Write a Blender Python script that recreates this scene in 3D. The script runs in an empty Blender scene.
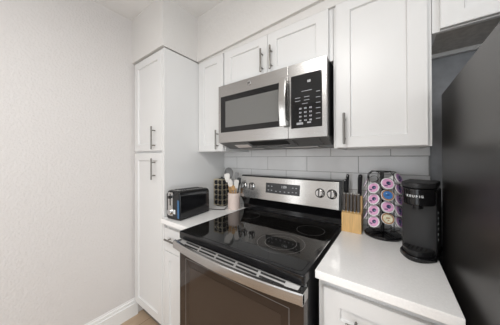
import bpy, bmesh, math, random
from mathutils import Vector, Matrix, Euler
random.seed(7)
PI = math.pi
scene = bpy.context.scene
COL = scene.collection

# ------------------------------------------------------------------ camera
f_px, yaw, v0 = 196.135, 0.6265, 156.56
cs, cc = math.sin(yaw), math.cos(yaw)
r_ = Vector((cc, cs, 0)); f_ = Vector((-cs, cc, 0)); u_ = Vector((0, 0, 1))
pit, rol = 0.0046, -0.003
f_, u_ = f_ + pit*u_, u_ - pit*f_
r_, u_ = r_ + rol*u_, u_ - rol*r_
r_.normalize(); u_.normalize(); f_.normalize()
cam = bpy.data.cameras.new('camera')
camo = bpy.data.objects.new('camera', cam); COL.objects.link(camo)
M = Matrix.Identity(4)
for i in range(3):
    M[i][0] = r_[i]; M[i][1] = u_[i]; M[i][2] = -f_[i]
M.translation = Vector((1.0204, -1.4112, 1.3494))
camo.matrix_world = M
cam.sensor_width = 36; cam.lens = f_px/500*36
cam.shift_y = (v0-162.5)/500
cam.clip_start = 0.01
scene.camera = camo

# ------------------------------------------------------------------ world, exposure, daylight, added fill lights
w = bpy.data.worlds.new('world'); scene.world = w; w.use_nodes = True
bgn = w.node_tree.nodes['Background']
bgn.inputs[0].default_value = (0.86, 0.93, 1.0, 1); bgn.inputs[1].default_value = 1.0
vs = scene.view_settings
vs.view_transform = 'Standard'; vs.look = 'None'; vs.gamma = 1; vs.use_curve_mapping = False
vs.exposure = 0.05

def area(name, loc, rot, sx, sy, power, color):
    l = bpy.data.lights.new(name, 'AREA'); l.shape = 'RECTANGLE'; l.size = sx; l.size_y = sy
    l.energy = power; l.color = color
    o = bpy.data.objects.new(name, l); COL.objects.link(o); o.location = loc; o.rotation_euler = rot
    return o
XLW = -0.785
WIN = (0.1, 2.05, 0.35, 2.25)     # window in the wall behind the camera: x0, x1, z0, z1
area('window_daylight', (1.07, -3.57, 1.3), (PI/2, 0, 0), 1.9, 1.85, 12, (0.97, 0.99, 1.0))
WIN2 = (-3.3, -1.15, 0.25, 2.25)    # unseen opening added in the right wall for side fill: y0, y1, z0, z1
area('right_fill_light', (2.22, -2.22, 1.25), (PI/2, 0, PI/2), 2.1, 1.95, 28, (0.97, 0.99, 1.0))  # added broad fill to even out the left wall and pantry side
WIN3 = (-3.35, -2.85, 0.75, 2.1)     # narrow window in the left wall: y0, y1, z0, z1
area('side_window_daylight', (XLW+.01, -3.1, 1.425), (PI/2, 0, -PI/2), .45, 1.3, 7, (0.97, 0.99, 1.0))
area('ceiling_fill_light', (0.60, -1.75, 2.44), (0, 0, 0), 0.6, 0.6, 20, (1.0, 0.985, 0.965))  # added fill lamp out of view, brightens the room and counters from above

# ------------------------------------------------------------------ materials
def new_mat(name):
    m = bpy.data.materials.new(name); m.use_nodes = True
    return m, m.node_tree, m.node_tree.nodes['Principled BSDF']
def mat(name, col, rough=0.5, metal=0.0, noise=0.0, nscale=60, bump=0.0, bscale=200, coat=0.0, emit=0, trans=0, stretch=None, ior=None, bdist=.003):
    m, nt, b = new_mat(name)
    b.inputs['Base Color'].default_value = (*col, 1); b.inputs['Roughness'].default_value = rough
    b.inputs['Metallic'].default_value = metal; b.inputs['Coat Weight'].default_value = coat
    b.inputs['Transmission Weight'].default_value = trans
    if ior: b.inputs['IOR'].default_value = ior
    if emit:
        b.inputs['Emission Color'].default_value = (*col, 1); b.inputs['Emission Strength'].default_value = emit
    tc = nt.nodes.new('ShaderNodeTexCoord'); mp = nt.nodes.new('ShaderNodeMapping')
    nt.links.new(tc.outputs['Object'], mp.inputs[0])
    if stretch: mp.inputs['Scale'].default_value = stretch
    if noise:
        n = nt.nodes.new('ShaderNodeTexNoise'); n.inputs['Scale'].default_value = nscale; n.inputs['Detail'].default_value = 4
        nt.links.new(mp.outputs[0], n.inputs['Vector'])
        rp = nt.nodes.new('ShaderNodeValToRGB')
        a = tuple(max(0, c*(1-noise)) for c in col); d = tuple(min(1, c*(1+noise)) for c in col)
        rp.color_ramp.elements[0].color = (*a, 1); rp.color_ramp.elements[1].color = (*d, 1)
        rp.color_ramp.elements[0].position = .3; rp.color_ramp.elements[1].position = .7
        nt.links.new(n.outputs[0], rp.inputs[0]); nt.links.new(rp.outputs[0], b.inputs['Base Color'])
    if bump:
        n2 = nt.nodes.new('ShaderNodeTexNoise'); n2.inputs['Scale'].default_value = bscale; n2.inputs['Detail'].default_value = 3
        nt.links.new(mp.outputs[0], n2.inputs['Vector'])
        bp = nt.nodes.new('ShaderNodeBump'); bp.inputs['Strength'].default_value = bump; bp.inputs['Distance'].default_value = bdist
        nt.links.new(n2.outputs[0], bp.inputs['Height']); nt.links.new(bp.outputs[0], b.inputs['Normal'])
    return m
MT = {}
MT['wall'] = mat('wall_paint', (.67, .648, .635), .75, bump=.6, bscale=70, bdist=.006)
MT['soffit'] = mat('soffit_paint', (.70, .685, .665), .7, bump=.5, bscale=60, bdist=.006, stretch=(1, 1, .45))
MT['ceil'] = mat('ceiling_paint', (.80, .795, .785), .8, bump=.3, bscale=60)
MT['shadedwall'] = mat('shaded_wall_paint', (.36, .37, .39), .75, noise=.08, nscale=30, bump=.5, bscale=45)  # darker version of the wall paint, shade beside the fridge put into the colour
MT['trim'] = mat('trim_paint', (.82, .82, .81), .4)
MT['cab'] = mat('white_lacquer', (.725, .725, .72), .34, bump=.02, bscale=30)
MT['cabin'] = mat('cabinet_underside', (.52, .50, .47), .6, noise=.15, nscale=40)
MT['toe'] = mat('toe_kick', (.22, .2, .19), .6)
MT['quartz'] = mat('white_quartz', (.90, .895, .885), .16, noise=.03, nscale=150)
MT['tile'] = mat('grey_glazed_tile', (.83, .835, .84), .16, noise=.03, nscale=8, bump=.04, bscale=14)
MT['grout'] = mat('grout', (.40, .40, .40), .8)
MT['steel'] = mat('brushed_steel', (.49, .48, .47), .27, 1.0, noise=.07, nscale=9, stretch=(1.2, 1.2, 60))
MT['steelv'] = mat('brushed_steel_handle', (.58, .57, .555), .2, 1.0)
MT['nickel'] = mat('brushed_nickel', (.23, .22, .205), .3, 1.0)
MT['chrome'] = mat('chrome', (.60, .60, .60), .12, 1.0)
MT['panelsteel'] = mat('panel_steel', (.50, .49, .475), .19, 1.0, noise=.07, nscale=9, stretch=(1.2, 1.2, 60))
MT['trimsteel'] = mat('satin_trim', (.46, .46, .46), .42, .85)
MT['blackglass'] = mat('black_glass', (.006, .006, .007), .045, ior=1.5)
MT['ceramic'] = mat('black_ceramic_glass', (.007, .0065, .006), .05, ior=1.55)
MT['ring'] = mat('printed_ring_grey', (.19, .185, .18), .25)
MT['ovenglass'] = mat('oven_glass', (.034, .022, .016), .06, ior=1.42)
MT['ovenwin'] = mat('oven_window_glass', (.045, .031, .023), .07, ior=1.42)
MT['mwwin'] = mat('microwave_window', (.15, .15, .145), .12, noise=.06, nscale=300)
MT['blackplastic'] = mat('black_plastic', (.014, .014, .015), .35)
MT['blackgloss'] = mat('black_gloss_plastic', (.008, .008, .009), .12)
MT['blackmetal'] = mat('black_enamel', (.012, .012, .013), .3)
MT['blacksatin'] = mat('black_satin', (.02, .02, .021), .48)
MT['dark'] = mat('dark_void', (.01, .01, .01), .7)
MT['panel'] = mat('panel_slate', (.035, .037, .04), .25)
MT['print'] = mat('white_print', (.72, .74, .75), .5)
MT['printdim'] = mat('grey_print', (.33, .34, .36), .5)
MT['filter'] = mat('grease_filter_mesh', (.36, .35, .34), .45, .8)
MT['lens'] = mat('lamp_lens', (.86, .80, .77), .35)
MT['under'] = mat('microwave_underside', (.20, .20, .20), .45, .5)
MT['fridge'] = mat('fridge_side', (.022, .020, .0185), .32, .0, bump=.05, bscale=420)
MT['bamboo'] = mat('bamboo', (.72, .46, .19), .45, noise=.13, nscale=18, stretch=(9, 9, .7))
MT['wood'] = mat('utensil_wood', (.60, .36, .16), .5, noise=.15, nscale=20, stretch=(4, 4, 1))
MT['knifegrey'] = mat('steak_handle', (.055, .045, .04), .38)
MT['crock'] = mat('pale_pink_ceramic', (.80, .665, .60), .3)
MT['silw'] = mat('white_silicone', (.80, .77, .73), .45)
MT['silg'] = mat('grey_silicone', (.22, .22, .22), .4)
MT['blue'] = mat('blue_strip', (.035, .12, .26), .3)
MT['rack'] = mat('rack_steel', (.74, .66, .50), .3, .9)
MT['spice'] = mat('spice_glass', (.27, .17, .08), .15, noise=.4, nscale=40)
MT['podw'] = mat('pod_white', (.80, .79, .80), .35)
MT['pink'] = mat('pod_pink', (.74, .38, .60), .35, noise=.12, nscale=60)
MT['lilac'] = mat('pod_lilac', (.47, .27, .55), .35, noise=.15, nscale=60)
MT['podnavy'] = mat('pod_navy', (.035, .045, .12), .35)
MT['podblue'] = mat('pod_blue', (.05, .19, .50), .35, noise=.2, nscale=80)
MT['podbrown'] = mat('pod_tan', (.42, .22, .10), .4)
MT['podcream'] = mat('pod_cream', (.74, .70, .52), .4, noise=.25, nscale=120)
MT['paleblue'] = mat('pod_pale_blue', (.45, .62, .78), .35)
MT['glass'] = mat('window_glass', (1, 1, 1), .0, trans=1.0, ior=1.45)
MT['lamp'] = mat('fill_lamp_diffuser', (1.0, .95, .88), .5, emit=4.5)  # glowing cover of the added lamp, also brightens the ceiling

def floor_mat():
    m, nt, b = new_mat('oak_planks')
    tc = nt.nodes.new('ShaderNodeTexCoord'); mp = nt.nodes.new('ShaderNodeMapping')
    mp.inputs['Rotation'].default_value = (0, 0, PI/2)
    br = nt.nodes.new('ShaderNodeTexBrick')
    br.inputs['Scale'].default_value = 1; br.inputs['Brick Width'].default_value = 1.2; br.inputs['Row Height'].default_value = .16
    br.inputs['Mortar Size'].default_value = .002; br.offset = .37
    br.inputs['Color1'].default_value = (.44, .31, .20, 1); br.inputs['Color2'].default_value = (.54, .41, .29, 1)
    br.inputs['Mortar'].default_value = (.22, .15, .10, 1)
    mp2 = nt.nodes.new('ShaderNodeMapping'); mp2.inputs['Scale'].default_value = (14, 1.2, 1)
    no = nt.nodes.new('ShaderNodeTexNoise'); no.inputs['Scale'].default_value = 3; no.inputs['Detail'].default_value = 6
    mx = nt.nodes.new('ShaderNodeMix'); mx.data_type = 'RGBA'; mx.blend_type = 'MULTIPLY'; mx.inputs[0].default_value = .55
    rp = nt.nodes.new('ShaderNodeValToRGB')
    rp.color_ramp.elements[0].color = (.55, .5, .46, 1); rp.color_ramp.elements[1].color = (1.15, 1.12, 1.1, 1)
    L = nt.links.new
    L(tc.outputs['Object'], mp.inputs[0]); L(mp.outputs[0], br.inputs['Vector'])
    L(tc.outputs['Object'], mp2.inputs[0]); L(mp2.outputs[0], no.inputs['Vector']); L(no.outputs[0], rp.inputs[0])
    L(br.outputs['Color'], mx.inputs[6]); L(rp.outputs[0], mx.inputs[7]); L(mx.outputs[2], b.inputs['Base Color'])
    b.inputs['Roughness'].default_value = .4
    return m
MT['floor'] = floor_mat()

# ------------------------------------------------------------------ mesh helpers
class MB:
    """collects shapes into ONE mesh; every shape may carry its own material slot"""
    def __init__(s): s.bm = bmesh.new(); s.mats = []
    def slot(s, m):
        if m is None: return 0
        if m not in s.mats: s.mats.append(m)
        return s.mats.index(m)
    def _paint(s, faces, m):
        i = s.slot(m)
        for f in faces: f.material_index = i
    def add(s, sub, m=None, T=None):
        if T is not None: bmesh.ops.transform(sub, matrix=T, verts=sub.verts)
        i = s.slot(m)
        vm = {v: s.bm.verts.new(v.co) for v in sub.verts}
        for f in sub.faces:
            try:
                nf = s.bm.faces.new([vm[v] for v in f.verts]); nf.material_index = i; nf.smooth = f.smooth
            except ValueError: pass
        sub.free(); return s
    def box(s, x0, x1, y0, y1, z0, z1, bev=0.0, m=None, T=None, seg=2):
        b = bmesh.new(); bmesh.ops.create_cube(b, size=1)
        for v in b.verts:
            v.co = Vector((x0+(v.co.x+.5)*(x1-x0), y0+(v.co.y+.5)*(y1-y0), z0+(v.co.z+.5)*(z1-z0)))
        if bev: bmesh.ops.bevel(b, geom=b.edges[:], offset=bev, segments=seg, affect='EDGES', profile=.5)
        return s.add(b, m, T)
    def lathe(s, prof, n=32, m=None, T=None):
        b = bmesh.new(); rings = []
        for r, z in prof:
            if r < 1e-6: rings.append([b.verts.new((0, 0, z))])
            else: rings.append([b.verts.new((r*math.cos(2*PI*k/n), r*math.sin(2*PI*k/n), z)) for k in range(n)])
        for A, B in zip(rings, rings[1:]):
            for k in range(n):
                k2 = (k+1) % n
                if len(A) == 1 and len(B) == 1: continue
                if len(A) == 1: b.faces.new((A[0], B[k2], B[k]))
                elif len(B) == 1: b.faces.new((A[k], A[k2], B[0]))
                else: b.faces.new((A[k], A[k2], B[k2], B[k]))
        bmesh.ops.recalc_face_normals(b, faces=b.faces[:])
        return s.add(b, m, T)
    def cyl(s, p, q, r, n=20, m=None, bev=0.0, r2=None):
        p, q = Vector(p), Vector(q); d = q-p; L = d.length; r2 = r if r2 is None else r2
        T = Matrix.Translation(p) @ d.to_track_quat('Z', 'Y').to_matrix().to_4x4()
        e = bev
        prof = [(0, 0), (r-e, 0), (r, e), (r2, L-e), (r2-e, L), (0, L)] if e else [(0, 0), (r, 0), (r2, L), (0, L)]
        return s.lathe(prof, n, m, T)
    def tube(s, pts, r, n=10, m=None, closed=False, flat=1.0):
        pts = [Vector(p) for p in pts]; b = bmesh.new(); rings = []; N = len(pts); up = None
        rr = r if isinstance(r, (list, tuple)) else [r]*N
        for i, p in enumerate(pts):
            if closed: t = pts[(i+1) % N]-pts[i-1]
            else: t = pts[min(i+1, N-1)]-pts[max(i-1, 0)]
            t.normalize()
            if up is None:
                up = Vector((0, 0, 1)) if abs(t.z) < .9 else Vector((0, 1, 0))
            side = t.cross(up).normalized(); up = side.cross(t).normalized()
            rings.append([b.verts.new(p+rr[i]*(math.cos(2*PI*k/n)*side+flat*math.sin(2*PI*k/n)*up)) for k in range(n)])
        rng = range(N) if closed else range(N-1)
        for i in rng:
            A, B = rings[i], rings[(i+1) % N]
            for k in range(n): b.faces.new((A[k], A[(k+1) % n], B[(k+1) % n], B[k]))
        if not closed:
            b.faces.new(rings[0][::-1]); b.faces.new(rings[-1])
        bmesh.ops.recalc_face_normals(b, faces=b.faces[:])
        return s.add(b, m)
    def prism(s, poly, a0, a1, axis='x', bev=0.0, m=None, T=None, seg=2):
        """poly in the plane across axis: x->(y,z)  y->(x,z)  z->(x,y)"""
        def P(a, p):
            return {'x': (a, p[0], p[1]), 'y': (p[0], a, p[1]), 'z': (p[0], p[1], a)}[axis]
        b = bmesh.new(); A = [b.verts.new(P(a0, p)) for p in poly]; B = [b.verts.new(P(a1, p)) for p in poly]
        b.faces.new(A); b.faces.new(B[::-1]); n = len(poly)
        for k in range(n): b.faces.new((A[k], B[k], B[(k+1) % n], A[(k+1) % n]))
        bmesh.ops.recalc_face_normals(b, faces=b.faces[:])
        if bev: bmesh.ops.bevel(b, geom=b.edges[:], offset=bev, segments=seg, affect='EDGES', profile=.5)
        return s.add(b, m, T)
    def shaker(s, x0, x1, z0, z1, yf, fw=.057, t=.02, rec=.010, m=None, fx=None):
        """a recessed-panel front facing -Y"""
        b = bmesh.new(); bmesh.ops.create_cube(b, size=1)
        for v in b.verts:
            v.co = Vector((x0+(v.co.x+.5)*(x1-x0), yf+(v.co.y+.5)*t, z0+(v.co.z+.5)*(z1-z0)))
        front = [f for f in b.faces if f.normal.y < -.9]
        bmesh.ops.inset_region(b, faces=front, thickness=fw, use_even_offset=True)
        if fx:
            xm = (x0+x1)/2
            for v in front[0].verts: v.co.x += (fx-fw)*(1 if v.co.x < xm else -1)
        bmesh.ops.inset_region(b, faces=front, thickness=.004, use_even_offset=True)
        for v in front[0].verts: v.co.y += rec
        outer = [e for e in b.edges if all(abs(v.co.x-x0) < 1e-5 or abs(v.co.x-x1) < 1e-5 or abs(v.co.z-z0) < 1e-5 or abs(v.co.z-z1) < 1e-5 for v in e.verts)
                 and all(abs(v.co.y-yf) < 1e-5 for v in e.verts)
                 and ((abs(e.verts[0].co.x-e.verts[1].co.x) < 1e-5 and (abs(e.verts[0].co.x-x0) < 1e-5 or abs(e.verts[0].co.x-x1) < 1e-5)) or
                      (abs(e.verts[0].co.z-e.verts[1].co.z) < 1e-5 and (abs(e.verts[0].co.z-z0) < 1e-5 or abs(e.verts[0].co.z-z1) < 1e-5)))]
        bmesh.ops.bevel(b, geom=outer, offset=.0015, segments=2, affect='EDGES')
        return s.add(b, m)
    def build(s, name, m=None, parent=None, world=False, ang=35):
        if world and parent is not None:
            root = parent
            while root.parent: root = root.parent
            bmesh.ops.translate(s.bm, verts=s.bm.verts, vec=-root.location)
        me = bpy.data.meshes.new(name); s.bm.to_mesh(me); s.bm.free()
        for mm in (s.mats if s.mats and s.mats[0] is not None else [m]):
            me.materials.append(MT[mm] if isinstance(mm, str) else mm)
        for p in me.polygons: p.use_smooth = True
        me.set_sharp_from_angle(angle=math.radians(ang))
        o = bpy.data.objects.new(name, me); COL.objects.link(o)
        wnm = o.modifiers.new('weighted_normals', 'WEIGHTED_NORMAL'); wnm.keep_sharp = True; wnm.weight = 90
        if parent is not None: o.parent = parent
        return o

def thing(name, label, cat, loc=(0, 0, 0), rz=0.0, group=None):
    o = bpy.data.objects.new(name, None); COL.objects.link(o)
    o.empty_display_size = .05; o.location = loc; o.rotation_euler = (0, 0, rz)
    return tag(o, label, cat, group)
def tag(o, label, cat, group=None):
    o['label'] = label; o['category'] = cat
    if group: o['group'] = group
    return o
def struct(mb, name, m):
    o = mb.build(name, m); o['kind'] = 'structure'; return o
def lab(o, label): o['label'] = label; return o
def copy_thing(root):
    r = root.copy(); COL.objects.link(r)
    for ch in list(root.children):
        c = ch.copy(); COL.objects.link(c); c.parent = r
        for g in list(ch.children):
            d = g.copy(); COL.objects.link(d); d.parent = c
    return r
def text_mesh(name, body, size, T, m, parent, align='CENTER', world=False, sx=1.0, extrude=.0004, bold=0.0):
    cu = bpy.data.curves.new(name, 'FONT'); cu.body = body; cu.size = size; cu.extrude = extrude
    cu.align_x = align; cu.align_y = 'CENTER'; cu.offset = bold
    tmp = bpy.data.objects.new('tmp', cu); COL.objects.link(tmp)
    bpy.context.view_layer.update()
    me = bpy.data.meshes.new_from_object(tmp.evaluated_get(bpy.context.evaluated_depsgraph_get()))
    bpy.data.objects.remove(tmp); bpy.data.curves.remove(cu)
    me.transform(Matrix.Diagonal((sx, 1, 1, 1)))
    TT = T.copy()
    if world:
        root = parent
        while root.parent: root = root.parent
        TT = Matrix.Translation(-root.location) @ TT
    me.transform(TT)
    me.materials.clear(); me.materials.append(MT[m])
    o = bpy.data.objects.new(name, me); COL.objects.link(o); o.parent = parent
    return o
FRONT = Matrix.Rotation(PI/2, 4, 'X')      # text lying in XY -> standing, facing -Y

# ------------------------------------------------------------------ room shell
XL, XR, YB, YF, ZC = -0.785, 2.25, 0.008, -3.6, 2.53
struct(MB().box(XL-.1, XR+.1, YF-.1, YB+.1, -.1, 0), 'floor', 'floor')
struct(MB().box(XL-.1, XR+.1, YF-.1, YB+.1, ZC, ZC+.1), 'ceiling', 'ceil')
ya, yb_, za_, zb_ = WIN3
wl = MB().box(XL-.1, XL, YF, ya, 0, ZC).box(XL-.1, XL, yb_, YB, 0, ZC).box(XL-.1, XL, ya, yb_, 0, za_).box(XL-.1, XL, ya, yb_, zb_, ZC)
struct(wl, 'wall_left', 'wall')
wn = MB()
for a, b in ((ya, ya+.04), (yb_-.04, yb_)): wn.box(XL-.09, XL-.03, a, b, za_, zb_, m='trim')
wn.box(XL-.09, XL-.03, ya, yb_, za_, za_+.04, m='trim').box(XL-.09, XL-.03, ya, yb_, zb_-.04, zb_, m='trim')
wn.box(XL-.065, XL-.06, ya+.04, yb_-.04, za_+.04, zb_-.04, m='glass')
struct(wn, 'window_3', 'trim')
ya, yb_, za_, zb_ = WIN2
wr = MB().box(XR, XR+.1, YF, ya, 0, ZC).box(XR, XR+.1, yb_, YB, 0, ZC).box(XR, XR+.1, ya, yb_, 0, za_).box(XR, XR+.1, ya, yb_, zb_, ZC)
struct(wr, 'wall_right', 'wall')
wn = MB()
for a, b in ((ya, ya+.05), ((ya+yb_)/2-.03, (ya+yb_)/2+.03), (yb_-.05, yb_)): wn.box(XR+.03, XR+.09, a, b, za_, zb_, m='trim')
wn.box(XR+.03, XR+.09, ya, yb_, za_, za_+.05, m='trim').box(XR+.03, XR+.09, ya, yb_, zb_-.05, zb_, m='trim')
wn.box(XR+.06, XR+.065, ya+.05, yb_-.05, za_+.05, zb_-.05, m='glass')
struct(wn, 'added_window_right', 'trim')  # frame and glass made up to go with the added side fill
struct(MB().box(XL-.1, 1.1865, YB, YB+.1, 0, ZC), 'wall_back', 'wall')
struct(MB().box(1.1865, XR+.1, YB, YB+.1, 0, ZC), 'wall_alcove', 'shadedwall')  # continues wall_back, with the fridge and cabinet shade painted in
wf = MB(); x0, x1, z0, z1 = WIN
wf.box(XL-.1, x0, YF-.1, YF, 0, ZC).box(x1, XR+.1, YF-.1, YF, 0, ZC).box(x0, x1, YF-.1, YF, 0, z0).box(x0, x1, YF-.1, YF, z1, ZC)
struct(wf, 'wall_front', 'wall')
wn = MB()
for a, b in ((x0, x0+.05), ((x0+x1)/2-.03, (x0+x1)/2+.03), (x1-.05, x1)): wn.box(a, b, YF-.09, YF-.03, z0, z1, m='trim')
wn.box(x0, x1, YF-.09, YF-.03, z0, z0+.05, m='trim').box(x0, x1, YF-.09, YF-.03, z1-.05, z1, m='trim')
wn.box(x0+.05, x1-.05, YF-.065, YF-.06, z0+.05, z1-.05, m='glass')
struct(wn, 'window_1', 'trim')
# baseboards
bprof = [(0, 0), (.018, 0), (.018, .104), (.011, .106), (.011, .128), (.004, .133), (.004, .145), (0, .146)]
struct(MB().prism([(XL+a, z) for a, z in bprof], YF, -.60, 'y'), 'baseboard_left', 'trim')
# soffits above the cabinets
PX0, PX1 = -0.766, -0.313
struct(MB().box(XL, -.307, -.642, YB, 2.158, ZC), 'soffit', 'soffit')
struct(MB().prism([(-.307, 2.156), (XR, 2.156+.045*(XR+.307)), (XR, ZC), (-.307, ZC)], -.333, YB, 'y'), 'soffit', 'soffit')
struct(MB().box(-.3065, 2.1, -.312, -.002, 2.150, 2.33), 'trim_1', 'soffit')
# tiled backsplash: real tiles on a grout bed
bs = MB(); BX0, BX1, BZ0, BZ1 = -0.313, 1.186, 0.90, 1.462
bs.box(BX0, BX1, .0015, YB, BZ0, BZ1, m='grout')
g = .0016; row_h = .107; P = .3335
for k in range(-5, 1):
    za, zb = 1.355+k*row_h, 1.355+(k+1)*row_h
    off = .014 if k % 2 == 0 else .014+.1665
    za2, zb2 = max(za+g, BZ0), min(zb-g, BZ1)
    if zb2 <= za2: continue
    for j in range(-3, 6):
        xa, xb = max(off+j*P+g, BX0), min(off+(j+1)*P-g, BX1)
        if xb-xa > .004: bs.box(xa, xb, 0, .004, za2, zb2, bev=.0012, m='tile', seg=1)
struct(bs, 'backsplash', 'tile')

# ------------------------------------------------------------------ cabinets
def bar_handle(root_part, p, q, out=(0, -1, 0), r=.0062, stand=.03, name='handle', ins=.03):
    """round bar from p to q (on the door face) on two posts; world coordinates"""
    p, q, o = Vector(p), Vector(q), Vector(out); d = (q-p).normalized()
    mb = MB(); a, b = p+o*stand, q+o*stand
    mb.cyl(a, b, r, 14, bev=.0015)
    for c in (p+d*ins, q-d*ins): mb.cyl(c-o*.0005, c+o*stand, r*.72, 10)
    return mb.build(name, 'nickel', root_part, world=True)

def wall_cabinet(name, label, x0, x1, z0, z1, doors, yf=-.319, recess=.016, handle=None):
    t = thing(name, label, 'cabinet', ((x0+x1)/2, -.15, z0), group='white wall cabinets')
    b = MB()
    yb = yf+.0205
    b.box(x0, x1, yb, -.0005, z0+recess, z1, m='cab')
    b.box(x0, x0+.016, yb, -.0005, z0, z0+recess, m='cab').box(x1-.016, x1, yb, -.0005, z0, z0+recess, m='cab')
    b.box(x0+.016, x1-.016, yb, yb+.018, z0, z0+recess, m='cab')
    b.box(x0+.016, x1-.016, -.02, -.0005, z0, z0+recess, m='cab')
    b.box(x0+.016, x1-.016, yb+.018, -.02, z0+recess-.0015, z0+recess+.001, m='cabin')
    b.build('body', 'cab', t, world=True)
    for (a, c, hz) in doors:
        d = MB().shaker(a, c, z0+.003, z1-.004, yf, fw=.052, fx=.066).build('door', 'cab', t, world=True)
        if hz: bar_handle(d, (hz[0], yf, hz[1]), (hz[0], yf, hz[2]))
    return t
UB, UT = 1.396, 2.149
wall_cabinet('wall_cabinet', 'narrow white wall cabinet between the tall pantry and the microwave', -.312, -.013, UB, UT,
             [(-.309, -.022, (-.075, 1.412, 1.562))])
wall_cabinet('wall_cabinet', 'short white two-door wall cabinet directly above the microwave', -.011, .767, 1.868, UT,
             [(-.010, .3695, (.336, 1.902, 2.052)), (.3715, .748, (.405, 1.902, 2.052))])
wall_cabinet('wall_cabinet', 'tall white single-door wall cabinet above the knife block and coffee maker', .7695, 1.157, UB, UT,
             [(.785, 1.143, (.828, 1.414, 1.570))])
t = wall_cabinet('wall_cabinet', 'white wall cabinet high above the black refrigerator', 1.159, 2.1, 1.866, UT,
                 [(1.182, 1.64, None), (1.643, 2.09, None)], recess=.02)

# pantry
t = thing('pantry_cabinet', 'tall white two-door pantry cabinet in the corner by the left wall', 'cabinet', ((PX0+PX1)/2, -.3, 0))
b = MB(); b.box(XL+.0005, PX1, -.61, 0, .125, UT).box(PX0-.005, PX1, -.55, 0, 0.001, .125)
b.build('body', 'cab', t, world=True)
MB().box(PX0, PX1-.002, -.556, -.5495, .001, .124).build('toe_kick', 'toe', t, world=True)
d = MB().shaker(PX0+.002, -.340, 1.402, UT-.004, -.63).build('door', 'cab', t, world=True)
lab(d, 'upper pantry door'); bar_handle(d, (-.432, -.63, 1.412), (-.432, -.63, 1.585))
d = MB().shaker(PX0+.002, -.340, .13, 1.386, -.63).build('door', 'cab', t, world=True)
lab(d, 'lower pantry door'); bar_handle(d, (-.432, -.63, 1.185), (-.432, -.63, 1.345))
MB().box(-.3385, PX1, -.626, -.6095, .126, UT).build('stile', 'cab', t, world=True)

def base_cabinet(label, x0, x1, dx0, dx1, hx, hz, yf=-.63):
    t = thing('base_cabinet', label, 'cabinet', ((x0+x1)/2, -.3, 0), group='white base cabinets')
    b = MB(); b.box(x0, x1, -.61, 0, .105, .8855).box(x0, x1, -.55, 0, .001, .105)
    b.build('body', 'cab', t, world=True)
    MB().box(x0+.002, x1-.002, -.556, -.5495, .001, .104).build('toe_kick', 'toe', t, world=True)
    d = MB().shaker(dx0, dx1, .690, .850, yf).build('drawer', 'cab', t, world=True)
    bar_handle(d, (hx[0], yf, hz), (hx[1], yf, hz))
    d = MB().shaker(dx0, dx1, .115, .6865, yf).build('door', 'cab', t, world=True)
    bar_handle(d, (hx[2], yf, .50), (hx[2], yf, .64))
    return t
base_cabinet('narrow white base cabinet left of the range, below the toaster', -.3115, -.006, -.305, -.012, (-.258, -.070, -.04), .784)
base_cabinet('wide white base cabinet under the right worktop, below the coffee maker', .781, 1.177, .804, 1.165, (.885, 1.08, 1.12), .764)

ct = MB().box(-.3115, -.003, -.654, -.0005, .8865, .918, bev=.0025).build('countertop', 'quartz')
tag(ct, 'small white quartz countertop left of the range under the toaster', 'countertop', 'white quartz countertops')
ct = MB().box(.7785, 1.177, -.654, -.0005, .8865, .918, bev=.0025).build('countertop', 'quartz')
tag(ct, 'white quartz countertop right of the range carrying knives and coffee maker', 'countertop', 'white quartz countertops')

# ------------------------------------------------------------------ refrigerator
t = thing('refrigerator', 'tall black refrigerator at the right edge, seen from its side', 'refrigerator', (1.65, -.4, 0))
MB().box(1.205, 2.12, -.80, -.17, .03, 1.637, bev=.006).build('body', 'fridge', t, world=True)
MB().box(1.205, 1.661, -.87, -.806, .05, 1.637, bev=.008).build('door', 'fridge', t, world=True)
MB().box(1.665, 2.12, -.87, -.806, .05, 1.637, bev=.008).build('door', 'fridge', t, world=True)
for x in (1.26, 2.07):
    for y in (-.68, -.18): MB().cyl((x, y, .0), (x, y, .032), .018).build('foot', 'blackplastic', t, world=True)

# ------------------------------------------------------------------ microwave
MX0, MX1, MY, MZ0, MZ1 = 0.0, .757, -.391, 1.4545, 1.863
t = thing('microwave', 'stainless over-the-range microwave mounted under the short cabinet', 'microwave', (.378, -.2, MZ0))
b = MB(); b.box(MX0+.002, MX1-.002, MY+.028, -.0005, MZ0+.012, MZ1, m='blackmetal')
b.build('body', 'blackmetal', t, world=True)
DX = .548
d = MB().box(MX0, DX-.001, MY, MY+.0275, MZ0, MZ1, bev=.002).build('door', 'steel', t, world=True)
MB().box(.024, .531, MY-.0015, MY+.002, 1.527, 1.782, bev=.001).build('door_glass', 'blackglass', d, world=True)
MB().box(.070, .488, MY-.0024, MY+.001, 1.561, 1.744, bev=.0008).build('window', 'mwwin', d, world=True)
# bowed flat handle
b = MB(); pts = []
N = 14
hz0, hz1 = 1.522, 1.792
poly = []
for i in range(N+1):
    s = i/N; z = hz0+(hz1-hz0)*s; bow = .012*math.sin(PI*s)
    poly.append((MY-.034-bow, z))
back = [(y+.014, z) for y, z in reversed(poly)]
b.prism(poly+back, .510, .550, 'x', bev=.0025)
b.box(.519, .541, MY-.03, MY+.001, hz0+.012, hz0+.036, bev=.002).box(.519, .541, MY-.03, MY+.001, hz1-.036, hz1-.012, bev=.002)
b.build('handle', 'steelv', d, world=True)
bd = MB().cyl((.276, MY-.003, 1.831), (.276, MY+.001, 1.831), .0165, 28, bev=.0008).build('badge', 'chrome', d, world=True)
cp = MB().box(DX+.0005, MX1, MY, MY+.0275, MZ0, MZ1, bev=.002).build('control_panel', 'steel', t, world=True)
MB().box(.566, .735, MY-.0015, MY+.002, 1.508, 1.797, bev=.001).build('control_glass', 'blackglass', cp, world=True)
yk = MY-.0019
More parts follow.
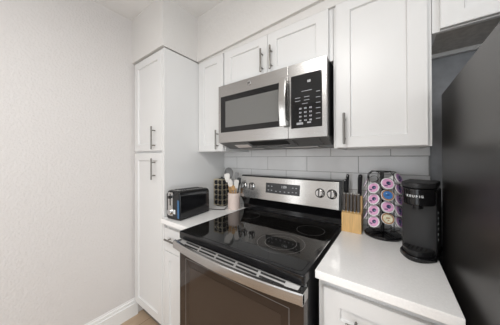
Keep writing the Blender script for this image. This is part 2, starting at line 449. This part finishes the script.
text_mesh('lettering', 'ge', .022, Matrix.Translation((.276, MY-.0033, 1.833)) @ FRONT, 'panel', d, world=True)
text_mesh('clock_digits', '88', .018, Matrix.Translation((.668, yk, 1.752)) @ FRONT, 'print', cp, world=True)
for k, ch in enumerate('123456789 0'):
    if ch != ' ': text_mesh('key_digit', ch, .010, Matrix.Translation((.620+.028*(k % 3), yk-.0004, 1.612-.0215*(k//3))) @ FRONT, 'dark', cp, world=True)
def dash(x, z, wd, h=.003): MB().box(x-wd/2, x+wd/2, yk-.0002, yk+.0004, z-h/2, z+h/2).build('button', 'printdim', cp, world=True)
dash(.655, 1.704, .055); dash(.715, 1.690, .02)
for z in (1.672, 1.655):
    for x in (.605, .655): dash(x, z, .03)
for z in (1.66, 1.632, 1.604, 1.577, 1.55): dash(.715, z, .022)
dash(.645, 1.637, .03); dash(.617, 1.532, .036, .012); dash(.668, 1.534, .02, .008)
for k in range(4):
    for x in (.620, .648, .676): dash(x, 1.612-k*.0215, .0125, .0085)
# underside
un = MB().prism([(-.386, MZ0-.0005), (-.270, 1.4175), (-.004, 1.4125), (-.004, MZ0+.011), (-.386, MZ0+.011)], MX0+.004, MX1-.004, 'x', bev=.0015).build('bottom_housing', 'under', t, world=True)
sa = math.atan2(MZ0-1.4175, .116)          # the front of the underside slopes down towards the wall
def ST(x, dist): return Matrix.Translation((x, -.386+dist*math.cos(sa), MZ0-dist*math.sin(sa))) @ Matrix.Rotation(-sa, 4, 'X')
for x in (.165,):
    MB().box(-.060, .060, -.026, .026, -.0025, .002, bev=.001, T=ST(x, .080)).build('lamp_lens', 'lens', un, world=True)
MB().box(-.135, .135, -.030, .030, -.0025, .002, T=ST(.39, .046)).build('vent_grille', 'dark', un, world=True)
b = MB(); b.box(-.13, .13, -.011, .011, -.002, .002, T=ST(.40, .100)); b.build('vent_louvre', 'steel', un, world=True)
for x0, x1 in ((.09, .30), (.46, .67)):
    b = MB()
    b.box(x0, x1, -.245, -.06, 1.410, 1.4155)
    k = x0+.012
    while k < x1-.008:
        b.box(k-.003, k+.003, -.235, -.07, 1.4085, 1.411); k += .016
    b.build('grease_filter', 'filter', un, world=True)
for x in (.565, .715):
    MB().box(-.003, .003, -.045, .045, -.003, .002, T=ST(x, .062)).build('filter_edge', 'steelv', un, world=True)

# ------------------------------------------------------------------ range
RX0, RX1, RY, RZ = 0.0, .760, -.72, .918
t = thing('range', 'freestanding stainless electric range with black glass cooktop and oven door', 'stove', (.38, -.35, 0))
MB().box(RX0+.004, RX1-.004, -.672, -.012, .03, .888).build('body', 'blackmetal', t, world=True)
for x in (.06, .70):
    for y in (-.6, -.08): MB().cyl((x, y, 0), (x, y, .032), .02).build('foot', 'blackplastic', t, world=True)
# cooktop: frame with rounded corners, glass set in
def rrect(x0, x1, y0, y1, r, n=6):
    out = []
    for cx, cy, a0 in ((x1-r, y0+r, -PI/2), (x1-r, y1-r, 0), (x0+r, y1-r, PI/2), (x0+r, y0+r, PI)):
        for k in range(n+1):
            a = a0+PI/2*k/n; out.append((cx+r*math.cos(a), cy+r*math.sin(a)))
    return out
CT = MB().prism(rrect(RX0, RX1, RY, -.06, .014), .877, RZ-.0005, 'z', bev=.005).build('cooktop', 'blackgloss', t, world=True)
MB().prism(rrect(RX0+.018, RX1-.018, RY+.022, -.075, .02), RZ-.002, RZ+.0006, 'z', bev=.0005).build('glass_surface', 'ceramic', CT, world=True)
def ring(mb, x, y, r, wd=.0016):
    n = 72; z = RZ+.0008
    bb = bmesh.new()
    A = [bb.verts.new((x+r*math.cos(2*PI*k/n), y+r*math.sin(2*PI*k/n), z)) for k in range(n)]
    B = [bb.verts.new((x+(r+wd)*math.cos(2*PI*k/n), y+(r+wd)*math.sin(2*PI*k/n), z)) for k in range(n)]
    for k in range(n): bb.faces.new((A[k], B[k], B[(k+1) % n], A[(k+1) % n]))
    mb.add(bb)
for x, y, rs in ((.562, -.515, (.118, .078)), (.628, -.262, (.078,)), (.15, -.225, (.082,)), (.195, -.485, (.090, .058))):
    b = MB()
    for r in rs: ring(b, x, y, r)
    b.build('burner_ring', 'ring', CT, world=True)
# sloped vent trim with slots
tr = MB().prism([(-.690, .8765), (-.712, .8765), (-.752, .850), (-.752, .838), (-.690, .838)], RX0+.008, RX1-.001, 'x', bev=.001).build('vent_trim', 'trimsteel', t, world=True)
sl = Vector((0, -.040, -.0265)).normalized(); nn = Vector((0, -.0265, .040)).normalized()
base = Vector((0, -.712, .8765))
for k in range(5):
    xa = .075+k*.125; b = MB()
    for j, dd in enumerate((.012, .027)):
        c0 = base+sl*dd
        bb = bmesh.new()
        h = .0042
        vs4 = []
        for xx, s in ((xa, -h), (xa+.112, -h), (xa+.112, h), (xa, h)):
            vs4.append(bb.verts.new(Vector((xx, 0, 0))+c0+sl*s+nn*.0006))
        bb.faces.new(vs4); b.add(bb)
    b.build('vent_slot', 'dark', tr, world=True)
# oven door
dr = MB().box(RX0+.003, RX1-.003, -.716, -.674, .215, .836, bev=.003).build('oven_door', 'ovenglass', t, world=True)
MB().box(.095, .665, -.7172, -.71, .31, .735, bev=.0006).build('door_window', 'ovenwin', dr, world=True)
b = MB(); b.box(.06, .70, -.7168, -.7155, .27, .272).box(.06, .70, -.7168, -.7155, .772, .774)
b.box(.06, .062, -.7168, -.7155, .27, .774).box(.698, .70, -.7168, -.7155, .27, .774)
b.build('printed_border', 'ring', dr, world=True)
# broad bowed handle
b = MB(); N = 28; bb = bmesh.new(); secs = []
for i in range(N+1):
    s = i/N; x = .006+.764*s; bow = .030*(1-(2*s-1)**2)
    yo = -.762-bow
    zt, zb = .878, .835
    secs.append([bb.verts.new((x, y, z)) for y, z in ((yo+.018, zt), (yo+.004, zt), (yo, zt-.006), (yo, zb+.004), (yo+.004, zb), (yo+.018, zb))])
for A, B in zip(secs, secs[1:]):
    for k in range(6): bb.faces.new((A[k], B[k], B[(k+1) % 6], A[(k+1) % 6]))
bb.faces.new(secs[0]); bb.faces.new(secs[-1][::-1]); bmesh.ops.recalc_face_normals(bb, faces=bb.faces[:])
b.add(bb)
b.box(.745, .770, -.762, -.705, .835, .876, bev=.003).box(.006, .030, -.762, -.713, .835, .873, bev=.003)
b.build('handle', 'steel', dr, world=True)
MB().box(RX0+.003, RX1-.003, -.712, -.674, .04, .205, bev=.003).build('storage_drawer', 'steel', t, world=True)
# backguard
bgd = MB().prism([(-.010, .9195), (-.066, .9195), (-.064, .955), (-.098, 1.010), (-.106, 1.018), (-.090, 1.199), (-.082, 1.203), (-.010, 1.203)], RX0-.022, RX1+.006, 'x', bev=.002).build('backguard', 'blackgloss', t, world=True)
pz0, pz1 = 1.024, 1.193
def ypan(z): return -.1075+(z-1.02)*(.018/.179)
tilt = math.atan2(.018, .179)
PT = lambda x, z, off=0: Matrix.Translation((x, ypan(z)-off*math.cos(tilt), z+off*math.sin(tilt)*0)) @ Matrix.Rotation(-tilt, 4, 'X')
MB().prism([(ypan(pz0)-.012, pz0), (ypan(pz1)-.012, pz1), (ypan(pz1)+.001, pz1), (ypan(pz0)+.001, pz0)], RX0-.020, RX1-.006, 'x', bev=.0015).build('control_panel', 'panelsteel', bgd, world=True)
yo = .0125
T = PT(.366, 1.117, yo)
dp = MB().box(-.137, .137, -.0015, .001, -.038, .038, bev=.001, T=T).build('display_panel', 'panel', bgd, world=True)
text_mesh('clock_digits', '1:09', .026, PT(.382, 1.131, yo+.002) @ FRONT, 'print', bgd, world=True)
for x, z in [(x, z) for x in (.235, .262, .432, .458) for z in (1.122, 1.092)]+[(x, 1.088) for x in (.30, .335, .37, .402)]:
    MB().box(-.006, .006, -.0004, .0004, -.003, .003, T=PT(x+.019, z+.009, yo+.0018)).build('button', 'printdim', bgd, world=True)
for x in (.014, .094, .640, .714):
    T = PT(x, 1.116, yo) @ Matrix.Rotation(PI/2, 4, 'X')
    k = MB().lathe([(0, 0), (.0275, 0), (.0275, .004), (.0235, .007), (.0215, .024), (.019, .027), (0, .027)], 32, T=T, m='chrome').lathe([(.0275, .0005), (.0305, .0005), (.0305, .003), (.0275, .003)], 32, T=T, m='blacksatin').build('knob', 'chrome', t, world=True)
    T2 = PT(x, 1.116, yo)
    MB().box(-.003, .003, -.0315, -.02, -.021, .021, bev=.0012, T=T2).build('pointer', 'blacksatin', k, world=True)

# ------------------------------------------------------------------ toaster
t = thing('toaster', 'black two-slice toaster with chrome end on the small left worktop', 'toaster', (-.2215, -.4775, .918), math.radians(6))
TW, TL, TH = .069, .146, .203
prof = []
for x, z in ((-TW, .014), (TW, .014), (TW, .10)): prof.append((x, z))
for k in range(0, 7):
    a = k*PI/12; prof.append((TW-.030+.028*math.cos(a)-.002*0, TH-.030+.030*math.sin(a)))
for k in range(6, 13):
    a = k*PI/12; prof.append((-TW+.030+.028*math.cos(a), TH-.030+.030*math.sin(a)))
prof.append((-TW, .10))
tb = MB().prism(prof, -TL, TL, 'y', bev=.007, seg=3)
def slope(mb):
    for v in mb.bm.verts:
        k = max(0, (v.co.y+TL)/(2*TL)); v.co.z -= .016*k*k*min(1, v.co.z/TH)
    return mb
slope(tb).build('body', 'blackgloss', t)
MB().box(-TW+.002, TW-.002, -TL+.004, TL-.004, 0.004, .016, bev=.002).build('base', 'blackplastic', t)
for x in (-.045, .045):
    for y in (-.12, .12): MB().cyl((x, y, 0), (x, y, .006), .009).build('foot', 'blackplastic', t)
b = MB().box(-.046, .046, -TL+.02, TL-.02, TH-.001, TH+.0022, bev=.001)
tp = slope(b).build('top_plate', 'steel', t)
for x in (-.02, .02): slope(MB().box(x-.011, x+.011, -TL+.035, TL-.035, TH+.0018, TH+.0030)).build('slot', 'dark', tp)
MB().box(-TW+.008, TW-.008, -TL-.006, -TL+.002, .016, TH-.022, bev=.003).build('end_panel', 'blackplastic', t)
ep = MB().box(-.046, .004, -TL-.009, -TL-.004, .03, TH-.012, bev=.002).build('chrome_strip', 'chrome', t)
MB().box(-.026, -.016, -TL-.0095, -TL-.008, .10, TH-.02).build('lever_slot', 'dark', ep)
MB().box(-.036, -.006, -TL-.026, -TL-.008, .150, .168, bev=.004).build('lever', 'blackgloss', t)
MB().cyl((-.021, -TL-.008, .056), (-.021, -TL-.022, .056), .019, 24, bev=.002).build('browning_dial', 'chrome', t)
MB().box(.010, .028, -TL-.009, -TL-.005, .045, .075, bev=.001).build('button', 'print', t)
MB().box(TW-.0215, TW-.003, -TL-.0075, -TL-.005, .02, .142, bev=.001).build('blue_strip', 'blue', t)
b = MB()
pw = [(.03, TL-.005, .03), (.035, TL+.025, .012)]
for wx, wy, wz in ((-.150, -.262, .0035), (-.105, -.228, .0035), (-.118, -.195, .0035), (-.143, -.150, .0035), (-.148, -.095, .0035), (-.150, -.035, .0035), (-.152, -.012, .02), (-.152, -.010, .07)):
    dx, dy = wx+.2215, wy+.4775; ca, sa = math.cos(math.radians(6)), math.sin(math.radians(6))
    pw.append((dx*ca+dy*sa, -dx*sa+dy*ca, wz))
sm = []
for i in range(len(pw)-1):
    p0, p1, p2, p3 = (Vector(pw[max(i-1, 0)]), Vector(pw[i]), Vector(pw[i+1]), Vector(pw[min(i+2, len(pw)-1)]))
    for k in range(6):
        s = k/6
        sm.append(.5*((2*p1)+(-p0+p2)*s+(2*p0-5*p1+4*p2-p3)*s*s+(-p0+3*p1-3*p2+p3)*s**3))
b.tube(sm, .003, 8).build('power_cord', 'blackplastic', t)

# ------------------------------------------------------------------ spice rack with jars
SR = (-.235, -.115, .918); srz = math.radians(2)
t = thing('spice_rack', 'square revolving steel spice rack on the left worktop corner', 'spice rack', SR, srz)
MB().lathe([(0, 0), (.05, 0), (.05, .008), (0, .008)], 32).build('base', 'blackplastic', t)
b = MB(); W = .047
b.box(-W, W, -W, W, .008, .012).box(-W, W, -W, W, .236, .240)
for sx in (-1, 1):
    for sy in (-1, 1): b.box(sx*W-.004, sx*W+.004, sy*W-.004, sy*W+.004, .008, .240, bev=.001)
for a in (0, 1, 2, 3):
    R = Matrix.Rotation(a*PI/2, 4, 'Z')
    b.box(-.005, .005, -W-.003, -W+.001, .01, .238, T=R)
    for k in range(6): b.box(-W, W, -W-.002, -W+.001, .0105+k*.0445, .0145+k*.0445, T=R)
b.box(-.006, .006, -.006, .006, .01, .236)
b.build('frame', 'rack', t)
MB().lathe([(0, .240), (.03, .240), (.03, .243), (.010, .247), (.010, .256), (0, .258)], 24).build('top_knob', 'blackplastic', t)
jar = thing('spice_jar', 'x', 'spice jar', (0, 0, 0))
MB().cyl((0, 0, .004), (0, 0, .034), .0165, 18, bev=.002).build('jar_body', 'spice', jar)
MB().lathe([(0, .034), (.0188, .034), (.0188, .044), (.0165, .0465), (.012, .0465), (.0105, .0445), (0, .0445)], 20).build('lid', 'blackgloss', jar)
ordn = ['topmost', 'second from the top', 'middle', 'fourth from the top', 'lowest']
first = True
for a, fname in ((0, 'left face'), (1, 'right face')):
    for ci, cx in ((0, -.0225), (1, .0225)):
        for k in range(5):
            j = jar if first else copy_thing(jar); first = False
            z = .033+(4-k)*.0445
            Rm = Matrix.Translation(SR) @ Matrix.Rotation(srz+a*PI/2, 4, 'Z') @ Matrix.Translation((cx, -.0085 if cx else 0, z)) @ Matrix.Rotation(PI/2, 4, 'X')
            j.location = Rm.translation; j.rotation_euler = Rm.to_euler()
            tag(j, 'black-lidded spice jar, %s in the %s column of the rack\'s %s' % (ordn[k], 'left' if ci == 0 else 'right', fname), 'spice jar', 'spice jars in the revolving rack')

# ------------------------------------------------------------------ utensil crock and utensils
CK = Vector((-.067, -.142, .918)); CR = .052; CH = .134
t = thing('utensil_crock', 'pale pink ceramic utensil crock beside the spice rack', 'crock', CK)
MB().lathe([(0, 0), (CR-.003, 0), (CR, .003), (CR, CH-.002), (CR-.002, CH), (CR-.004, CH-.002), (CR-.004, .006), (0, .006)], 40).build('crock_body', 'crock', t)
def utensil(name, label, cat, foot, top, hl, hmat, hr, head):
    """foot and top: ends of the handle in crock coordinates; head(mb) along +Z beyond the handle end, wide in X"""
    p, q = Vector(foot), Vector(top); d = q-p
    o = thing(name, label, cat, CK+p, group='utensils in the pink crock')
    qm = d.to_track_quat('Z', 'X')
    o.rotation_mode = 'QUATERNION'
    o.rotation_quaternion = qm
    L = d.length
    MB().tube([(0, 0, 0), (0, 0, L*.5), (0, 0, L)], [hr, hr*1.05, hr*.8], 10).build('utensil_handle', hmat, o)
    head(o, L)
    # turn the broad side of the head (local Y) towards the room
    zc = d.normalized(); yc = Vector((-math.sin(math.radians(hl)), math.cos(math.radians(hl)), 0))
    yc = (yc-zc*yc.dot(zc)).normalized(); xc = yc.cross(zc)
    o.rotation_quaternion = Matrix((xc, yc, zc)).transposed().to_quaternion()
    return o
def paddle(w, h, m, th=.004, shape='oval', curve=0.0, slots=0):
    def fn(o, L):
        pts = []; n = 24
        for k in range(n):
            a = 2*PI*k/n; c, s = math.cos(a), math.sin(a)
            if shape == 'oval': pts.append((w*c, L+h/2-.006+h/2*s))
            else:
                e = .45
                pts.append((w*math.copysign(abs(c)**e, c)*(1 if s > 0 else .8), L+h/2-.006+h/2*math.copysign(abs(s)**e, s)))
        b = MB().prism(pts, -th/2, th/2, 'y', bev=th*.3)
        for v in b.bm.verts:
            v.co.y += curve*((v.co.x/w)**2+((v.co.z-L-h/2)/(h/2))**2)
        b.build('head', m, o)
    return fn
def bowl(r, m):
    def fn(o, L):
        n = 20; prof = []
        for k in range(8):
            a = k*PI/2/7; prof.append((r*math.sin(a), -r*.55*math.cos(a)))
        prof += [((r-.003)*math.sin(a), -(r*.55-.003)*math.cos(a)) for a in [k*PI/2/7 for k in range(7, -1, -1)]]
        T = Matrix.Translation((0, r*.25, L+r*.85)) @ Matrix.Rotation(PI/2, 4, 'X') @ Matrix.Scale(1.25, 4, (0, 1, 0))
        MB().lathe(prof, n, T=T).build('head', m, o)
    return fn
B0 = .008
def lean_pts(az, L, r0=.016, rim=.036):
    """straight rod from the crock floor out over its rim at azimuth az (degrees), L = its top height"""
    a = math.radians(az); k = (rim-r0)/(CH-B0)
    return (r0*math.cos(a), r0*math.sin(a), B0), ((r0+k*(L-B0))*math.cos(a), (r0+k*(L-B0))*math.sin(a), L)
UT_ = [
 ('ladle', 'grey silicone ladle, largest head in the pink crock', 'ladle', 178, .262, 35, 'wood', .0045, bowl(.040, 'silg')),
 ('spatula', 'white silicone spatula leaning far left in the pink crock', 'spatula', 212, .228, 35, 'wood', .0045, paddle(.024, .075, 'silw', .006, 'sq')),
 ('spoon', 'white spoon with wooden handle at the front of the pink crock', 'spoon', 272, .190, 40, 'wood', .0048, paddle(.021, .072, 'silw', .006, 'oval', .004)),
 ('spoonula', 'grey narrow spatula standing at the back of the pink crock', 'spatula', 105, .225, 35, 'wood', .0045, paddle(.021, .085, 'silg', .006, 'sq')),
 ('turner', 'white silicone turner leaning right in the pink crock', 'turner', 335, .180, 40, 'wood', .0048, paddle(.020, .075, 'silw', .005, 'sq')),
 ('turner', 'black turner leaning right at the back of the pink crock', 'turner', 60, .205, 35, 'blackplastic', .0048, paddle(.024, .06, 'blackplastic', .005, 'sq')),
 ('wooden_spoon', 'plain wooden spoon leaning out over the front of the pink crock', 'spoon', 303, .160, 40, 'wood', .005, paddle(.016, .05, 'wood', .006, 'oval', .003)),
]
for nm, lb, ca_, az, L_, hl_, hm, hr_, hd_ in UT_:
    p_, q_ = lean_pts(az, L_)
    utensil(nm, lb, ca_, p_, q_, hl_, hm, hr_, hd_)

# ------------------------------------------------------------------ knife block and knives
KB = Vector((.829, -.163, .918))
t = thing('knife_block', 'bamboo knife block beside the range on the right worktop', 'knife block', KB)
kw = .051
b = MB().prism([(0, 0), (.088, 0), (.104, .192), (.062, .205), (.052, .118), (.004, .108)], -kw, kw, 'x', bev=.002)
b.build('block', 'bamboo', t)
lean = math.radians(-5)
stk = thing('steak_knife', 'x', 'knife', (0, 0, 0))
MB().box(-.0072, .0072, -.0085, .0085, 0, .098, bev=.003).build('knife_handle', 'knifegrey', stk)
MB().box(-.0066, .0066, -.0078, .0078, .0975, .103, bev=.001).build('end_cap', 'nickel', stk)
MB().box(-.0009, .0009, -.008, .008, -.085, .001).build('blade', 'steelv', stk)
place = ['leftmost', 'second from left', 'middle', 'second from right', 'rightmost']
for k in range(5):
    o = stk if k == 0 else copy_thing(stk)
    o.location = KB+Vector((-.040+.0185*k, .028, .1165)); o.rotation_euler = (lean, 0, 0)
    tag(o, 'dark-handled steak knife, %s of the front row in the bamboo block' % place[k], 'knife', 'steak knives in the knife block')
def big_knife(name, label, x, y, z, L, w, zr):
    o = thing(name, label, 'knife', KB+Vector((x, y, z))); o.rotation_euler = (lean, zr, 0)
    pts = [(-w*.75, 0), (w*.85, 0), (w*.72, L*.35), (w*.9, L*.75), (w*1.0, L*.93), (w*.3, L), (-w*.6, L*.97), (-w*.9, L*.8), (-w*.8, L*.4)]
    MB().prism([(p[0], p[1]) for p in pts], -.008, .008, 'y', bev=.003, T=Matrix.Rotation(PI/2*.35, 4, 'Z')).build('knife_handle', 'blackplastic', o)
    MB().cyl((0, -.009, L*.9), (0, .009, L*.9), .002, 10).build('rivet', 'steelv', o)
    MB().box(-w*.7, w*.7, -.0012, .0012, -.14, .002, T=Matrix.Rotation(PI/2*.35, 4, 'Z')).build('blade', 'steelv', o)
big_knife('chef_knife', 'large black-handled chef knife at the right of the bamboo block', .034, .080, .200, .130, .0125, .02)
big_knife('utility_knife', 'black-handled kitchen knife at the left back of the bamboo block', -.034, .088, .200, .128, .009, 0)
big_knife('paring_knife', 'short black-handled knife at the left corner of the bamboo block', -.041, .072, .204, .095, .008, -.03)

# ------------------------------------------------------------------ coffee pod carousel
CA = Vector((.977, -.106, .918)); RL = .081
t = thing('pod_carousel', 'black wire coffee pod carousel between knife block and coffee maker', 'pod holder', CA)
MB().lathe([(0, 0), (.084, 0), (.088, .004), (.088, .010), (.083, .016), (.03, .019), (.012, .024), (0, .024)], 48).build('base', 'blackgloss', t)
MB().cyl((0, 0, .02), (0, 0, .352), .0075, 20).build('pole', 'blackmetal', t)
MB().lathe([(0, .348), (.030, .348), (.031, .352), (.030, .356), (0, .357)], 28).build('top_disc', 'blackmetal', t)
# camera-facing azimuth of the columns
th0 = [-27, 19, 66, 115, 168, 222, 275]
rows_for = {}
cols = []
for i, a in enumerate(th0):
    az = math.radians(-90+a-1)
    zs = {0: [.088, .148, .208, .268, .328], 1: [.116, .176, .236, .296], 2: [.096, .153, .210, .266, .322], 3: [.108, .170, .232, .294], 4: [.09, .152, .214, .276], 5: [.108, .170, .232, .294], 6: [.104, .164, .224, .284]}[i]
    cols.append((az, zs))
TILT = math.radians(24); PS = 1.17
def pod_T(az, z, R=RL):
    # local +Z of a pod points outward and slightly up
    d = Vector((math.cos(az)*math.cos(TILT), math.sin(az)*math.cos(TILT), math.sin(TILT)))
    q = d.to_track_quat('Z', 'Y')
    return Matrix.Translation(Vector((math.cos(az)*R, math.sin(az)*R, z))) @ q.to_matrix().to_4x4()
b = MB()
for az, zs in cols:
    for z in zs:
        T = pod_T(az, z, RL-.006)
        b.tube([T @ Vector((PS*.0262*math.cos(2*PI*k/24), PS*.0262*math.sin(2*PI*k/24), 0)) for k in range(24)], .0013, 6, closed=True)
    ca, sa = math.cos(az), math.sin(az)
    # an upright wire on each side of the column, bent in to the pole at both ends
    for s in (-1, 1):
        a2 = az+s*.40
        c2, s2 = math.cos(a2), math.sin(a2)
        b.tube([(.008*c2, .008*s2, .03), (.05*c2, .05*s2, .03), (.076*c2, .076*s2, .045), (.076*c2, .076*s2, .335), (.055*c2, .055*s2, .353), (.012*c2, .012*s2, .353)], .0014, 6)
b.build('wire_rack', 'blackmetal', t)

def make_pod(lidm, ringm, emblem):
    o = thing('coffee_pod', 'x', 'coffee pod', (0, 0, 0))
    MB().lathe([(0, -.030), (.0188, -.030), (.0200, -.028), (.0226, -.004), (.0255, -.0035), (.0255, -.0005), (.0245, 0), (0, 0)], 28).build('cup', 'podw', o)
    l = MB().lathe([(0, .0009), (.0205 if ringm != 'podbrown' else .0232, .0009), (.0212 if ringm != 'podbrown' else .0238, .0003)], 32, m=ringm)
    l = l.lathe([(0, .0013), (.0180, .0013), (.0184, .0008)], 32, m=lidm)
    lid = l.build('lid', None, o)
    e = MB()
    for (kind, x, y, r, m) in emblem:
        if kind == 'disc':
            e.lathe([(0, .0018), (r, .0018), (r+.0003, .001)], 20, m=m, T=Matrix.Translation((x, y, 0)))
        else:
            e.box(x-r, x+r, y-r*.35, y+r*.35, .001, .0022, m=m)
    e.build('emblem', None, lid)
    o.scale = (PS, PS, PS)
    return o
pink_pod = make_pod('pink', 'pink', [('disc', .003, .001, .0085, 'podnavy'), ('disc', .0065, .0005, .0042, 'paleblue'), ('bar', -.008, -.0105, .006, 'podnavy')])
blue_pod = make_pod('podblue', 'podbrown', [('bar', 0, 0, .006, 'podnavy'), ('disc', -.004, .007, .0025, 'paleblue')])
cream_pod = make_pod('podcream', 'podbrown', [('bar', 0, .002, .007, 'podbrown'), ('disc', .001, -.008, .003, 'podbrown')])
lilac_pod = make_pod('lilac', 'pink', [('disc', .003, .001, .0085, 'podnavy'), ('disc', .0065, .0005, .0042, 'paleblue'), ('bar', -.008, -.0105, .006, 'podnavy')])
protos = {'p': [pink_pod, 0], 'b': [blue_pod, 0], 'c': [cream_pod, 0], 'l': [lilac_pod, 0]}
plan = {0: ('pppp', 'left front'), 1: ('cpbp', 'centre front'), 2: ('lllll', 'right'), 6: ('llll', 'far left')}
ordz = {4: ['lowest', 'second from the bottom', 'third from the bottom', 'topmost'],
        5: ['lowest', 'second from the bottom', 'middle', 'second from the top', 'topmost']}
desc = {'p': 'pink-lidded coffee pod', 'b': 'blue-lidded coffee pod with tan rim', 'c': 'cream-lidded coffee pod with brown rim', 'l': 'purple-pink coffee pod'}
for ci, (code, cname) in plan.items():
    az, zs = cols[ci]
    for k, ch in enumerate(code):
        pr = protos[ch]
        o = pr[0] if pr[1] == 0 else copy_thing(pr[0]); pr[1] += 1
        T = Matrix.Translation(CA) @ pod_T(az, zs[k])
        o.location = T.translation; o.rotation_euler = T.to_euler()
        if ch in 'bc': L_ = desc[ch]+', %s in the carousel\'s %s column' % (ordz[len(code)][k], cname)
        else: L_ = desc[ch]+', %s in the %s column of the carousel' % (ordz[len(code)][k], cname)
        tag(o, L_, 'coffee pod', 'coffee pods on the carousel')

# ------------------------------------------------------------------ coffee maker
KM = Vector((1.1215, -.246, .918))
t = thing('coffee_maker', 'slim black single-serve coffee maker beside the refrigerator', 'coffee maker', KM, math.radians(-14))
def dee(hw, yb, yf, bulge, n=14):
    """outline with straight back and sides and a bowed front (towards -Y)"""
    pts = [(hw, yb), (-hw, yb)]
    for k in range(n+1):
        s = -1+2*k/n; pts.append((hw*s, yf-bulge*(1-s*s)))
    return pts
HW = .060
MB().prism(dee(HW+.002, .104, -.060, .062), 0, .020, 'z', bev=.004).build('base', 'blackgloss', t)
MB().prism(dee(HW, .100, -.030, .012), .019, .288, 'z', bev=.005).build('body', 'blacksatin', t)
dt = MB().prism(dee(HW-.008, -.028, -.058, .05), .018, .040, 'z', bev=.003).build('drip_tray', 'blackplastic', t)
b = MB()
for k in range(5): b.box(-.032+k*.0145, -.026+k*.0145, -.085, -.045, .0395, .0410)
b.build('drip_grille', 'dark', dt)
hd = MB().prism(dee(HW-.004, .094, -.052, .046), .226, .298, 'z', bev=.006).build('head', 'blackgloss', t)
MB().prism(dee(HW-.002, .096, -.052, .048), .2985, .322, 'z', bev=.006).build('lid', 'blacksatin', t)
MB().cyl((0, -.055, .208), (0, -.055, .228), .018, 20, bev=.002).build('spout', 'blackplastic', t)
b = MB()
for k in range(6): b.box(HW-.0005, HW+.0012, -.012, -.002, .075+k*.023, .083+k*.023)
b.build('side_vents', 'print', t)
# lettering wrapped round the front of the head
word = 'KEURIG'
for x, ch in zip((-.0265, -.0165, -.0058, .0056, .0138, .0218), word):
    s = x/(HW-.004); y = -.052-.046*(1-s*s)-.0012
    ang = math.atan2(2*.046*s/(HW-.004), 1)
    text_mesh('lettering', ch, .0132, Matrix.Translation((x, y, .266)) @ Matrix.Rotation(ang, 4, 'Z') @ FRONT, 'print', hd, bold=.0005)

# ------------------------------------------------------------------ unseen ceiling lamp, added as a fill source behind the camera
t = thing('fill_ceiling_lamp', 'added round flush fill lamp on the unseen part of the kitchen ceiling', 'lamp', (.60, -1.75, ZC))
MB().lathe([(0, -.0005), (.20, -.0005), (.20, -.02), (.185, -.03), (0, -.03)], 40).build('lamp_base', 'nickel', t)
MB().lathe([(.18, -.03), (.175, -.055), (.14, -.07), (0, -.075)], 40).build('diffuser', 'lamp', t)
